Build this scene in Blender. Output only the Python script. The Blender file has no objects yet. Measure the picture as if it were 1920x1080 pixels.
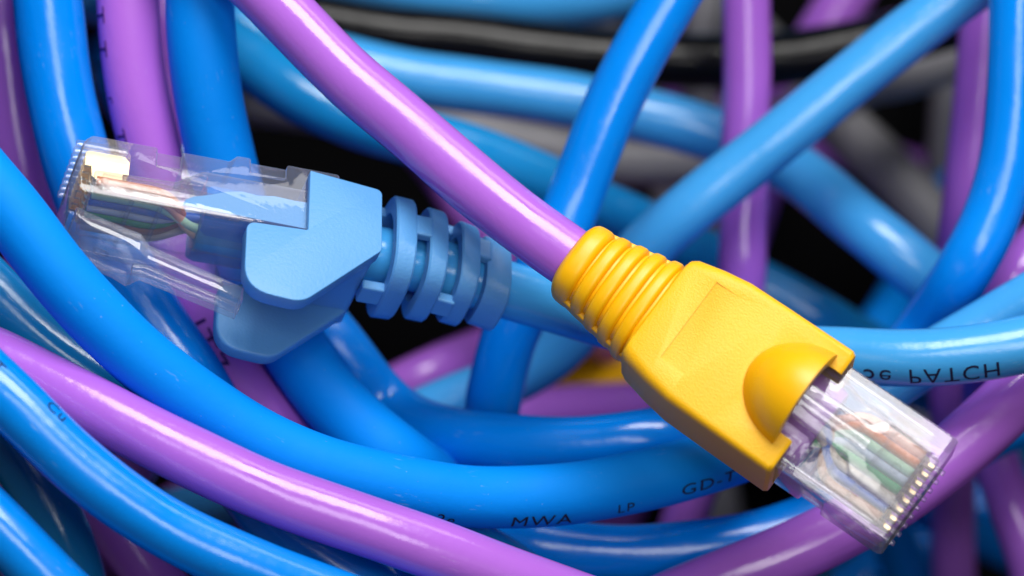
import bpy, bmesh, math, random
from mathutils import Vector, Matrix
random.seed(7)

# ------------------------------------------------------------------ scene, camera, light
# one unit is one centimetre: the frame is about 9.6 cm wide where the plugs lie
sc = bpy.context.scene
sc.unit_settings.system = 'METRIC'
sc.unit_settings.scale_length = 0.01
COL = sc.collection

cam_d = bpy.data.cameras.new('camera')
cam = bpy.data.objects.new('camera', cam_d)
COL.objects.link(cam)
cam.location = (0, 0, 30)                      # looks straight down on the pile
cam_d.sensor_width = 36
cam_d.lens = 112.5
cam_d.clip_start = 0.5
cam_d.clip_end = 400
cam_d.dof.use_dof = True
cam_d.dof.focus_distance = 29.1
cam_d.dof.aperture_fstop = 0.165
sc.camera = cam

world = bpy.data.worlds.new('World')
sc.world = world
world.use_nodes = True
world.node_tree.nodes['Background'].inputs['Color'].default_value = (0.85, 0.9, 1.0, 1)
world.node_tree.nodes['Background'].inputs['Strength'].default_value = 0.06

def area(name, loc, target, sx, sy, power, col):
    d = bpy.data.lights.new(name, 'AREA')
    d.shape = 'RECTANGLE'; d.size = sx; d.size_y = sy; d.energy = power; d.color = col
    o = bpy.data.objects.new(name, d)
    COL.objects.link(o)
    o.location = loc
    o.rotation_euler = (Vector(target) - Vector(loc)).to_track_quat('-Z', 'Y').to_euler()
    return o
area('softbox_key', (6.0, 25.0, 21.5), (0, 0, 0), 20, 17, 14900, (1.0, 0.985, 0.96))
area('softbox_front', (4.6, 4.6, 34), (0, 0, 0), 22, 9, 4100, (1.0, 0.985, 0.96))
area('softbox_top', (14, 27, 5), (0, 0, 0), 13, 8, 1300, (1.0, 0.99, 0.97))

sc.view_settings.view_transform = 'Standard'
sc.view_settings.look = 'None'
sc.view_settings.exposure = 0
sc.view_settings.gamma = 1
sc.view_settings.use_curve_mapping = False
cy = sc.cycles
cy.max_bounces = 14
cy.transmission_bounces = 12
cy.transparent_max_bounces = 32
cy.glossy_bounces = 6
cy.diffuse_bounces = 3
cy.caustics_refractive = False
cy.caustics_reflective = False
cy.sample_clamp_indirect = 6

# ------------------------------------------------------------------ materials
def new_mat(name):
    m = bpy.data.materials.new(name)
    m.use_nodes = True
    nt = m.node_tree
    return m, nt, nt.nodes, nt.links, nt.nodes['Principled BSDF']

def rgba(c): return (c[0], c[1], c[2], 1)

def jacket_mat(name, col, rough, spec=0.5, wear=0.5, sat2=None):
    """PVC jacket: slight colour drift, streaky gloss along the cable, dust specks and scuffs."""
    m, nt, N, L, P = new_mat(name)
    uv = N.new('ShaderNodeUVMap')
    tc = N.new('ShaderNodeTexCoord')
    mp = N.new('ShaderNodeMapping'); mp.inputs['Scale'].default_value = (9, 0.8, 1)
    L.new(uv.outputs[0], mp.inputs[0])
    streak = N.new('ShaderNodeTexNoise'); streak.inputs['Scale'].default_value = 2.2
    streak.inputs['Detail'].default_value = 4
    L.new(mp.outputs[0], streak.inputs['Vector'])
    drift = N.new('ShaderNodeTexNoise'); drift.inputs['Scale'].default_value = 0.9
    L.new(tc.outputs['Object'], drift.inputs['Vector'])
    mixc = N.new('ShaderNodeMixRGB'); mixc.blend_type = 'MIX'
    mixc.inputs[1].default_value = rgba(col)
    mixc.inputs[2].default_value = rgba(sat2 or tuple(c * 0.86 for c in col))
    L.new(drift.outputs['Fac'], mixc.inputs[0])
    # dust specks
    spk = N.new('ShaderNodeTexNoise'); spk.inputs['Scale'].default_value = 26; spk.inputs['Detail'].default_value = 1
    mp2 = N.new('ShaderNodeMapping'); mp2.inputs['Scale'].default_value = (1.6, 1.0, 1)
    L.new(uv.outputs[0], mp2.inputs[0]); L.new(mp2.outputs[0], spk.inputs['Vector'])
    r1 = N.new('ShaderNodeValToRGB')
    r1.color_ramp.elements[0].position = 0.765; r1.color_ramp.elements[1].position = 0.80
    L.new(spk.outputs['Fac'], r1.inputs[0])
    # scuff patches of short scratches
    pat = N.new('ShaderNodeTexNoise'); pat.inputs['Scale'].default_value = 1.7; pat.inputs['Detail'].default_value = 3
    L.new(uv.outputs[0], pat.inputs['Vector'])
    r2 = N.new('ShaderNodeValToRGB')
    r2.color_ramp.elements[0].position = 0.57; r2.color_ramp.elements[1].position = 0.70
    L.new(pat.outputs['Fac'], r2.inputs[0])
    mp3 = N.new('ShaderNodeMapping'); mp3.inputs['Scale'].default_value = (42, 7, 1); mp3.inputs['Rotation'].default_value = (0, 0, 0.25)
    L.new(uv.outputs[0], mp3.inputs[0])
    scr = N.new('ShaderNodeTexNoise'); scr.inputs['Scale'].default_value = 1.0; scr.inputs['Detail'].default_value = 2
    L.new(mp3.outputs[0], scr.inputs['Vector'])
    r3 = N.new('ShaderNodeValToRGB')
    r3.color_ramp.elements[0].position = 0.60; r3.color_ramp.elements[1].position = 0.72
    L.new(scr.outputs['Fac'], r3.inputs[0])
    sm = N.new('ShaderNodeMath'); sm.operation = 'MULTIPLY'
    L.new(r2.outputs[0], sm.inputs[0]); L.new(r3.outputs[0], sm.inputs[1])
    mx = N.new('ShaderNodeMath'); mx.operation = 'MAXIMUM'
    L.new(r1.outputs[0], mx.inputs[0]); L.new(sm.outputs[0], mx.inputs[1])
    wf = N.new('ShaderNodeMath'); wf.operation = 'MULTIPLY'; wf.inputs[1].default_value = wear * 0.5
    L.new(mx.outputs[0], wf.inputs[0])
    dust = N.new('ShaderNodeMixRGB'); dust.inputs[2].default_value = (0.55, 0.62, 0.7, 1)
    L.new(wf.outputs[0], dust.inputs[0]); L.new(mixc.outputs[0], dust.inputs[1])
    L.new(dust.outputs[0], P.inputs['Base Color'])
    rr = N.new('ShaderNodeMapRange'); rr.inputs['From Min'].default_value = 0.3; rr.inputs['From Max'].default_value = 0.75; rr.inputs['To Min'].default_value = max(0.04, rough - 0.08); rr.inputs['To Max'].default_value = rough + 0.10
    L.new(pat.outputs['Fac'], rr.inputs[0]); L.new(rr.outputs[0], P.inputs['Roughness'])
    P.inputs['Specular IOR Level'].default_value = spec
    # fine relief: orange peel + long extrusion lines
    fine = N.new('ShaderNodeTexNoise'); fine.inputs['Scale'].default_value = 13; fine.inputs['Detail'].default_value = 3
    L.new(uv.outputs[0], fine.inputs['Vector'])
    ad = N.new('ShaderNodeMath'); ad.operation = 'MULTIPLY_ADD'; ad.inputs[1].default_value = 0.35
    L.new(streak.outputs['Fac'], ad.inputs[0]); L.new(fine.outputs['Fac'], ad.inputs[2])
    ad2 = N.new('ShaderNodeMath'); ad2.operation = 'MULTIPLY_ADD'; ad2.inputs[1].default_value = -0.5
    L.new(sm.outputs[0], ad2.inputs[0]); L.new(ad.outputs[0], ad2.inputs[2])
    rip = N.new('ShaderNodeTexNoise'); rip.inputs['Scale'].default_value = 3.2; rip.inputs['Detail'].default_value = 1
    L.new(uv.outputs[0], rip.inputs['Vector'])
    ad3 = N.new('ShaderNodeMath'); ad3.operation = 'MULTIPLY_ADD'; ad3.inputs[1].default_value = 2.2
    L.new(rip.outputs['Fac'], ad3.inputs[0]); L.new(ad2.outputs[0], ad3.inputs[2])
    bp = N.new('ShaderNodeBump'); bp.inputs['Strength'].default_value = 0.16; bp.inputs['Distance'].default_value = 0.012
    L.new(ad3.outputs[0], bp.inputs['Height']); L.new(bp.outputs[0], P.inputs['Normal'])
    return m

def moulded_mat(name, col, rough, grain, strength, col2=None):
    """Moulded plastic with a fine spark-eroded grain."""
    m, nt, N, L, P = new_mat(name)
    tc = N.new('ShaderNodeTexCoord')
    n1 = N.new('ShaderNodeTexNoise'); n1.inputs['Scale'].default_value = grain; n1.inputs['Detail'].default_value = 3
    L.new(tc.outputs['Object'], n1.inputs['Vector'])
    n2 = N.new('ShaderNodeTexNoise'); n2.inputs['Scale'].default_value = 2.0; n2.inputs['Detail'].default_value = 4
    L.new(tc.outputs['Object'], n2.inputs['Vector'])
    mc = N.new('ShaderNodeMixRGB'); mc.inputs[1].default_value = rgba(col); mc.inputs[2].default_value = rgba(col2 or col)
    L.new(n2.outputs['Fac'], mc.inputs[0]); L.new(mc.outputs[0], P.inputs['Base Color'])
    P.inputs['Roughness'].default_value = rough
    P.inputs['Specular IOR Level'].default_value = 0.45
    P.inputs['Subsurface Weight'].default_value = 0.12
    P.inputs['Subsurface Radius'].default_value = (1.0, 0.7, 0.4)
    P.inputs['Subsurface Scale'].default_value = 0.05
    bp = N.new('ShaderNodeBump'); bp.inputs['Strength'].default_value = strength; bp.inputs['Distance'].default_value = 0.01
    L.new(n1.outputs['Fac'], bp.inputs['Height']); L.new(bp.outputs[0], P.inputs['Normal'])
    return m

def clear_mat(name, tint, refr=0.35, milk=0.05, edge=0.25):
    """Clear polycarbonate moulding: sees straight through its thin walls, bends light in part, mirrors at glancing angles."""
    m, nt, N, L, P = new_mat(name)
    N.remove(P)
    out = N['Material Output']
    tc = N.new('ShaderNodeTexCoord')
    n1 = N.new('ShaderNodeTexNoise'); n1.inputs['Scale'].default_value = 3.5; n1.inputs['Detail'].default_value = 3
    L.new(tc.outputs['Object'], n1.inputs['Vector'])
    bp = N.new('ShaderNodeBump'); bp.inputs['Strength'].default_value = 0.22; bp.inputs['Distance'].default_value = 0.02
    L.new(n1.outputs['Fac'], bp.inputs['Height'])
    tr = N.new('ShaderNodeBsdfTransparent'); tr.inputs[0].default_value = rgba(tint)
    rf = N.new('ShaderNodeBsdfRefraction'); rf.inputs['Color'].default_value = rgba(tint)
    rf.inputs['IOR'].default_value = 1.45; rf.inputs['Roughness'].default_value = 0.04
    L.new(bp.outputs[0], rf.inputs['Normal'])
    m1 = N.new('ShaderNodeMixShader'); m1.inputs[0].default_value = refr
    L.new(tr.outputs[0], m1.inputs[1]); L.new(rf.outputs[0], m1.inputs[2])
    df = N.new('ShaderNodeBsdfDiffuse'); df.inputs[0].default_value = (0.86, 0.86, 0.96, 1)
    m2 = N.new('ShaderNodeMixShader')
    # the plastic is faintly cloudy, more so where one looks along a wall
    lw = N.new('ShaderNodeLayerWeight'); lw.inputs['Blend'].default_value = 0.5
    pw = N.new('ShaderNodeMath'); pw.operation = 'POWER'; pw.inputs[1].default_value = 3.0
    L.new(lw.outputs['Facing'], pw.inputs[0])
    ma = N.new('ShaderNodeMath'); ma.operation = 'MULTIPLY_ADD'; ma.inputs[1].default_value = edge; ma.inputs[2].default_value = milk
    L.new(pw.outputs[0], ma.inputs[0]); L.new(ma.outputs[0], m2.inputs[0])
    L.new(m1.outputs[0], m2.inputs[1]); L.new(df.outputs[0], m2.inputs[2])
    gl = N.new('ShaderNodeBsdfGlossy'); gl.inputs['Roughness'].default_value = 0.035
    L.new(bp.outputs[0], gl.inputs['Normal'])
    # the same reflectance on both sides of the thin walls
    geo = N.new('ShaderNodeNewGeometry')
    ior = N.new('ShaderNodeMapRange'); ior.inputs['To Min'].default_value = 1.6; ior.inputs['To Max'].default_value = 1 / 1.6
    L.new(geo.outputs['Backfacing'], ior.inputs[0])
    fr = N.new('ShaderNodeFresnel'); L.new(ior.outputs[0], fr.inputs[0])
    L.new(bp.outputs[0], fr.inputs['Normal'])
    m3 = N.new('ShaderNodeMixShader')
    L.new(fr.outputs[0], m3.inputs[0]); L.new(m2.outputs[0], m3.inputs[1]); L.new(gl.outputs[0], m3.inputs[2])
    L.new(m3.outputs[0], out.inputs['Surface'])
    return m

def plain_mat(name, col, rough=0.4, metal=0.0, spec=0.5):
    m, nt, N, L, P = new_mat(name)
    tc = N.new('ShaderNodeTexCoord')
    n1 = N.new('ShaderNodeTexNoise'); n1.inputs['Scale'].default_value = 9
    L.new(tc.outputs['Object'], n1.inputs['Vector'])
    mc = N.new('ShaderNodeMixRGB'); mc.inputs[1].default_value = rgba(col); mc.inputs[2].default_value = rgba(tuple(c * 0.85 for c in col))
    L.new(n1.outputs['Fac'], mc.inputs[0]); L.new(mc.outputs[0], P.inputs['Base Color'])
    P.inputs['Roughness'].default_value = rough; P.inputs['Metallic'].default_value = metal
    P.inputs['Specular IOR Level'].default_value = spec
    return m

BLUE = (0.0, 0.25, 0.85)
PURPLE = (0.45, 0.145, 0.71)
M = {
    'blue': jacket_mat('blue_jacket', BLUE, 0.20, 0.55, 0.5, (0.0, 0.215, 0.77)),
    'blue_matte': jacket_mat('blue_matte_jacket', (0.0, 0.26, 0.88), 0.60, 0.1, 0.65, (0.0, 0.235, 0.82)),
    'teal': jacket_mat('teal_blue_jacket', (0.008, 0.235, 0.56), 0.18, 0.5, 0.4),
    'sky': jacket_mat('sky_blue_jacket', (0.055, 0.35, 0.76), 0.2, 0.55, 0.4, (0.045, 0.32, 0.71)),
    'purple': jacket_mat('purple_jacket', PURPLE, 0.20, 0.6, 0.3),
    'purple_matte': jacket_mat('purple_matte_jacket', (0.48, 0.15, 0.73), 0.55, 0.25, 0.4),
    'grey': jacket_mat('grey_jacket', (0.25, 0.245, 0.26), 0.45, 0.4, 0.3),
    'black': jacket_mat('black_jacket', (0.005, 0.005, 0.006), 0.15, 0.2, 0.0),
    'ink': plain_mat('printed_ink', (0.012, 0.012, 0.05), 0.6, 0, 0.2),
    'violet_ink': plain_mat('violet_printed_ink', (0.04, 0.01, 0.16), 0.6, 0, 0.2),
    'yellow': moulded_mat('yellow_boot_plastic', (0.90, 0.46, 0.002), 0.45, 60, 0.5, (0.92, 0.51, 0.004)),
    'yellow_smooth': moulded_mat('yellow_smooth_plastic', (0.90, 0.46, 0.001), 0.38, 12, 0.12),
    'boot_blue': moulded_mat('pale_blue_boot_plastic', (0.092, 0.315, 0.65), 0.45, 34, 0.35, (0.108, 0.34, 0.69)),
    'clear': clear_mat('clear_plug_plastic', (0.994, 0.994, 0.998), 0.06, 0.05, 0.6),
    'clear_inner': clear_mat('clear_inner_plastic', (0.996, 0.996, 0.998), 0.05, 0.03, 0.2),
    'clear_latch': clear_mat('clear_latch_plastic', (0.994, 0.994, 0.998), 0.07, 0.08, 0.6),
    'gold': plain_mat('gold_contact', (1.0, 0.78, 0.45), 0.35, 1.0),
    'table': plain_mat('dark_table', (0.0015, 0.0015, 0.002), 0.7, 0, 0.08),
}
def wire_mat(name, col): return plain_mat(name, col, 0.45)
WM = [wire_mat('wire_pale_orange', (0.90, 0.45, 0.32)), wire_mat('wire_orange', (0.85, 0.24, 0.04)),
      wire_mat('wire_pale_green', (0.52, 0.85, 0.60)), wire_mat('wire_blue', (0.04, 0.15, 0.65)),
      wire_mat('wire_pale_blue', (0.62, 0.74, 0.92)), wire_mat('wire_green', (0.02, 0.46, 0.13)),
      wire_mat('wire_pale_brown', (0.72, 0.62, 0.54)), wire_mat('wire_brown', (0.40, 0.15, 0.07))]

# ------------------------------------------------------------------ mesh helpers
def link_mesh(name, bm, mat, parent=None, smooth=True, mw=None, auto=None):
    me = bpy.data.meshes.new(name)
    bmesh.ops.recalc_face_normals(bm, faces=bm.faces)
    bm.to_mesh(me); bm.free()
    return link_me(name, me, mat, parent, smooth, mw, auto)

def link_me(name, me, mat, parent=None, smooth=True, mw=None, auto=None):
    o = bpy.data.objects.new(name, me)
    COL.objects.link(o)
    if mat is not None:
        me.materials.clear(); me.materials.append(mat)
    if smooth:
        for p in me.polygons: p.use_smooth = True
    if auto is not None:
        mark_sharp(me, auto)
    if mw is not None: o.matrix_world = mw
    if parent is not None:
        o.parent = parent
        if mw is not None: o.matrix_parent_inverse = parent.matrix_world.inverted()
    return o

def mark_sharp(me, deg):
    bm = bmesh.new(); bm.from_mesh(me)
    for e in bm.edges:
        if len(e.link_faces) == 2 and e.calc_face_angle(0) > math.radians(deg): e.smooth = False
    bm.to_mesh(me); bm.free()

def tag(o, label, cat, group=None):
    o['label'] = label; o['category'] = cat
    if group: o['group'] = group
    return o

MM = 0.1
def V(x, y, z): return Vector((x * MM, y * MM, z * MM))

def add_box(bm, x0, x1, y0, y1, z0, z1):
    vs = [bm.verts.new(V(x, y, z)) for x in (x0, x1) for y in (y0, y1) for z in (z0, z1)]
    for f in ((0, 1, 3, 2), (4, 6, 7, 5), (0, 4, 5, 1), (2, 3, 7, 6), (0, 2, 6, 4), (1, 5, 7, 3)):
        bm.faces.new([vs[i] for i in f])

def add_prism(bm, pts, y0, y1):
    """polygon in the local x-z plane, extruded along y"""
    a = [bm.verts.new(V(x, y0, z)) for x, z in pts]
    b = [bm.verts.new(V(x, y1, z)) for x, z in pts]
    n = len(pts)
    bm.faces.new(a); bm.faces.new(b[::-1])
    for i in range(n): bm.faces.new((a[i], b[i], b[(i + 1) % n], a[(i + 1) % n]))

def round_poly(pts, n=8):
    """polygon corners (x, z, radius) turned into arcs"""
    out = []
    m = len(pts)
    for i in range(m):
        p = Vector(pts[i][:2]); a = (Vector(pts[i - 1][:2]) - p); b = (Vector(pts[(i + 1) % m][:2]) - p); r = pts[i][2]
        if r <= 0: out.append(tuple(p)); continue
        ang = a.angle(b); d = min(r / math.tan(ang / 2), a.length * 0.49, b.length * 0.49)
        q0, q1 = p + a.normalized() * d, p + b.normalized() * d
        for k in range(n + 1):
            t = k / n
            out.append(tuple(q0 * (1 - t) ** 2 + p * 2 * t * (1 - t) + q1 * t * t))
    return out

def rring(hy, hz, r, n=5):
    """rounded rectangle in the y-z plane"""
    r = min(r, hy * 0.999, hz * 0.999)
    out = []
    for cy_, cz_, a0 in ((hy - r, hz - r, 0), (-(hy - r), hz - r, 90), (-(hy - r), -(hz - r), 180), (hy - r, -(hz - r), 270)):
        for k in range(n + 1):
            a = math.radians(a0 + 90 * k / n)
            out.append((cy_ + r * math.cos(a), cz_ + r * math.sin(a)))
    return out

def add_loft(bm, stations, cap=True):
    """stations: (x, [(y,z)...]) rings of equal count"""
    rings = [[bm.verts.new(V(x, y, z)) for y, z in ring] for x, ring in stations]
    n = len(rings[0])
    for a, b in zip(rings, rings[1:]):
        for i in range(n): bm.faces.new((a[i], b[i], b[(i + 1) % n], a[(i + 1) % n]))
    if cap:
        bm.faces.new(rings[0][::-1]); bm.faces.new(rings[-1])
    return rings

def sell(hy, hz, e, n=40):
    out = []
    for k in range(n):
        a = 2 * math.pi * k / n
        c, s = math.cos(a), math.sin(a)
        out.append((hy * math.copysign(abs(c) ** (2 / e), c), hz * math.copysign(abs(s) ** (2 / e), s)))
    return out

def finish(obj, mods):
    """apply a list of (type, settings) modifiers through the depsgraph and keep the result as plain mesh"""
    for t, kw in mods:
        md = obj.modifiers.new(t, t)
        for k, v in kw.items(): setattr(md, k, v)
    dg = bpy.context.evaluated_depsgraph_get()
    dg.update()
    me = bpy.data.meshes.new_from_object(obj.evaluated_get(dg))
    old = obj.data
    obj.modifiers.clear()
    obj.data = me
    bpy.data.meshes.remove(old)
    return me

def temp(bm):
    me = bpy.data.meshes.new('tmp'); bmesh.ops.recalc_face_normals(bm, faces=bm.faces); bm.to_mesh(me); bm.free()
    o = bpy.data.objects.new('tmp', me); COL.objects.link(o)
    return o
def kill(*obs):
    for o in obs:
        me = o.data; bpy.data.objects.remove(o); bpy.data.meshes.remove(me)

# ------------------------------------------------------------------ swept cables
def spline(pts, step=0.1):
    """Catmull-Rom through pts, resampled evenly"""
    P = [Vector(p) for p in pts]
    raw = []
    for i in range(len(P) - 1):
        p0, p1, p2, p3 = P[max(i - 1, 0)], P[i], P[i + 1], P[min(i + 2, len(P) - 1)]
        for k in range(12):
            t = k / 12
            raw.append(0.5 * ((2 * p1) + (p2 - p0) * t + (2 * p0 - 5 * p1 + 4 * p2 - p3) * t * t + (3 * p1 - p0 - 3 * p2 + p3) * t ** 3))
    raw.append(P[-1].copy())
    d = [0.0]
    for a, b in zip(raw, raw[1:]): d.append(d[-1] + (b - a).length)
    n = max(4, int(d[-1] / step)); out = []; j = 0
    for k in range(n + 1):
        s = d[-1] * k / n
        while j < len(raw) - 2 and d[j + 1] < s: j += 1
        u = (s - d[j]) / max(d[j + 1] - d[j], 1e-9)
        out.append(raw[j].lerp(raw[j + 1], u))
    # light smoothing keeps the bends springy
    for _ in range(6):
        out = [out[0]] + [(out[i - 1] + 2 * out[i] + out[i + 1]) / 4 for i in range(1, len(out) - 1)] + [out[-1]]
    return out

def frames(path):
    F = []
    for i, p in enumerate(path):
        t = (path[min(i + 1, len(path) - 1)] - path[max(i - 1, 0)]).normalized()
        up = Vector((0, 0, 1))
        n = (up - t * up.dot(t))
        if n.length < 1e-3: n = Vector((0, 1, 0)) - t * t.y
        n.normalize()
        F.append((t, n, t.cross(n)))
    return F

def sweep(bm, path, r, sides=28, cap=True, wob=0.0, uvl=None, seed=0):
    F = frames(path); rings = []
    rnd = random.Random(seed); ph = [rnd.random() * 6.28 for _ in range(4)]
    s = 0; S = []
    for i, p in enumerate(path):
        if i: s += (p - path[i - 1]).length
        S.append(s)
        t, n, b = F[i]
        ring = []
        for k in range(sides):
            a = 2 * math.pi * k / sides
            rr = r * (1 + wob * (math.sin(s * 1.3 + ph[0]) * 0.6 + math.sin(s * 3.1 + ph[1]) * 0.4 + 0.5 * math.sin(2 * a + s * 0.8 + ph[2])) + 0.9 * wob * math.sin(2 * a - s * 5.5 + ph[3]))
            ring.append(bm.verts.new(p + n * (rr * math.cos(a)) + b * (rr * math.sin(a))))
        rings.append(ring)
    for i in range(len(path) - 1):
        for k in range(sides):
            k2 = (k + 1) % sides
            f = bm.faces.new((rings[i][k], rings[i][k2], rings[i + 1][k2], rings[i + 1][k]))
            if uvl is not None:
                cu = 2 * math.pi * r / sides
                for lp, (uu, vv) in zip(f.loops, ((k * cu, S[i]), ((k + 1) * cu, S[i]), ((k + 1) * cu, S[i + 1]), (k * cu, S[i + 1]))):
                    lp[uvl].uv = (uu + seed * 7.3, vv + seed * 3.1)
    if cap:
        bm.faces.new(rings[0][::-1]); bm.faces.new(rings[-1])
    return rings

def jacket(name, path, r, mat, parent=None, seed=0, mw=None):
    bm = bmesh.new(); uvl = bm.loops.layers.uv.new('UVMap')
    sweep(bm, path, r, 32, True, 0.007, uvl, seed)
    o = link_mesh(name, bm, mat, parent, True, mw)
    return o

def text_mesh(txt):
    cu = bpy.data.curves.new('tmp_text', 'FONT'); cu.body = txt; cu.size = 1.0; cu.resolution_u = 3; cu.space_character = 1.15; cu.offset = 0.0
    o = bpy.data.objects.new('tmp_text', cu); COL.objects.link(o)
    dg = bpy.context.evaluated_depsgraph_get(); dg.update()
    me = bpy.data.meshes.new_from_object(o.evaluated_get(dg))
    bpy.data.objects.remove(o); bpy.data.curves.remove(cu)
    return me

def print_on(parent, path, r, txt, near, phi, h, flip=False, stretch=1.0, ink='ink'):
    """lay printed lettering on a jacket: it starts at the path point nearest to `near`, at angle phi from the top"""
    me = text_mesh(txt)
    bm = bmesh.new(); bm.from_mesh(me); bpy.data.meshes.remove(me)
    bmesh.ops.triangulate(bm, faces=bm.faces)
    for _ in range(2):
        es = [e for e in bm.edges if e.calc_length() > 0.12]
        bmesh.ops.subdivide_edges(bm, edges=es, cuts=1)
        bmesh.ops.triangulate(bm, faces=bm.faces)
    F = frames(path)
    i0 = min(range(len(path)), key=lambda i: (path[i].xy - Vector(near)).length)
    st = (path[-1] - path[0]).length and sum((path[i + 1] - path[i]).length for i in range(len(path) - 1)) / (len(path) - 1)
    for v in bm.verts:
        gx, gy = v.co.x * h * stretch, (v.co.y - 0.35) * h
        if flip: gy = -gy
        q = i0 + gx / st; i = max(0, min(len(path) - 2, int(q))); u = q - i
        p = path[i].lerp(path[i + 1], u)
        n = F[i][1].lerp(F[i + 1][1], u).normalized(); b = F[i][2].lerp(F[i + 1][2], u).normalized()
        a = math.radians(phi) - gy / r
        v.co = p + (n * math.cos(a) + b * math.sin(a)) * (r * 1.009 + 0.0015)
    return link_mesh('printed_text', bm, M[ink], parent, False, Matrix.Identity(4))

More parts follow.
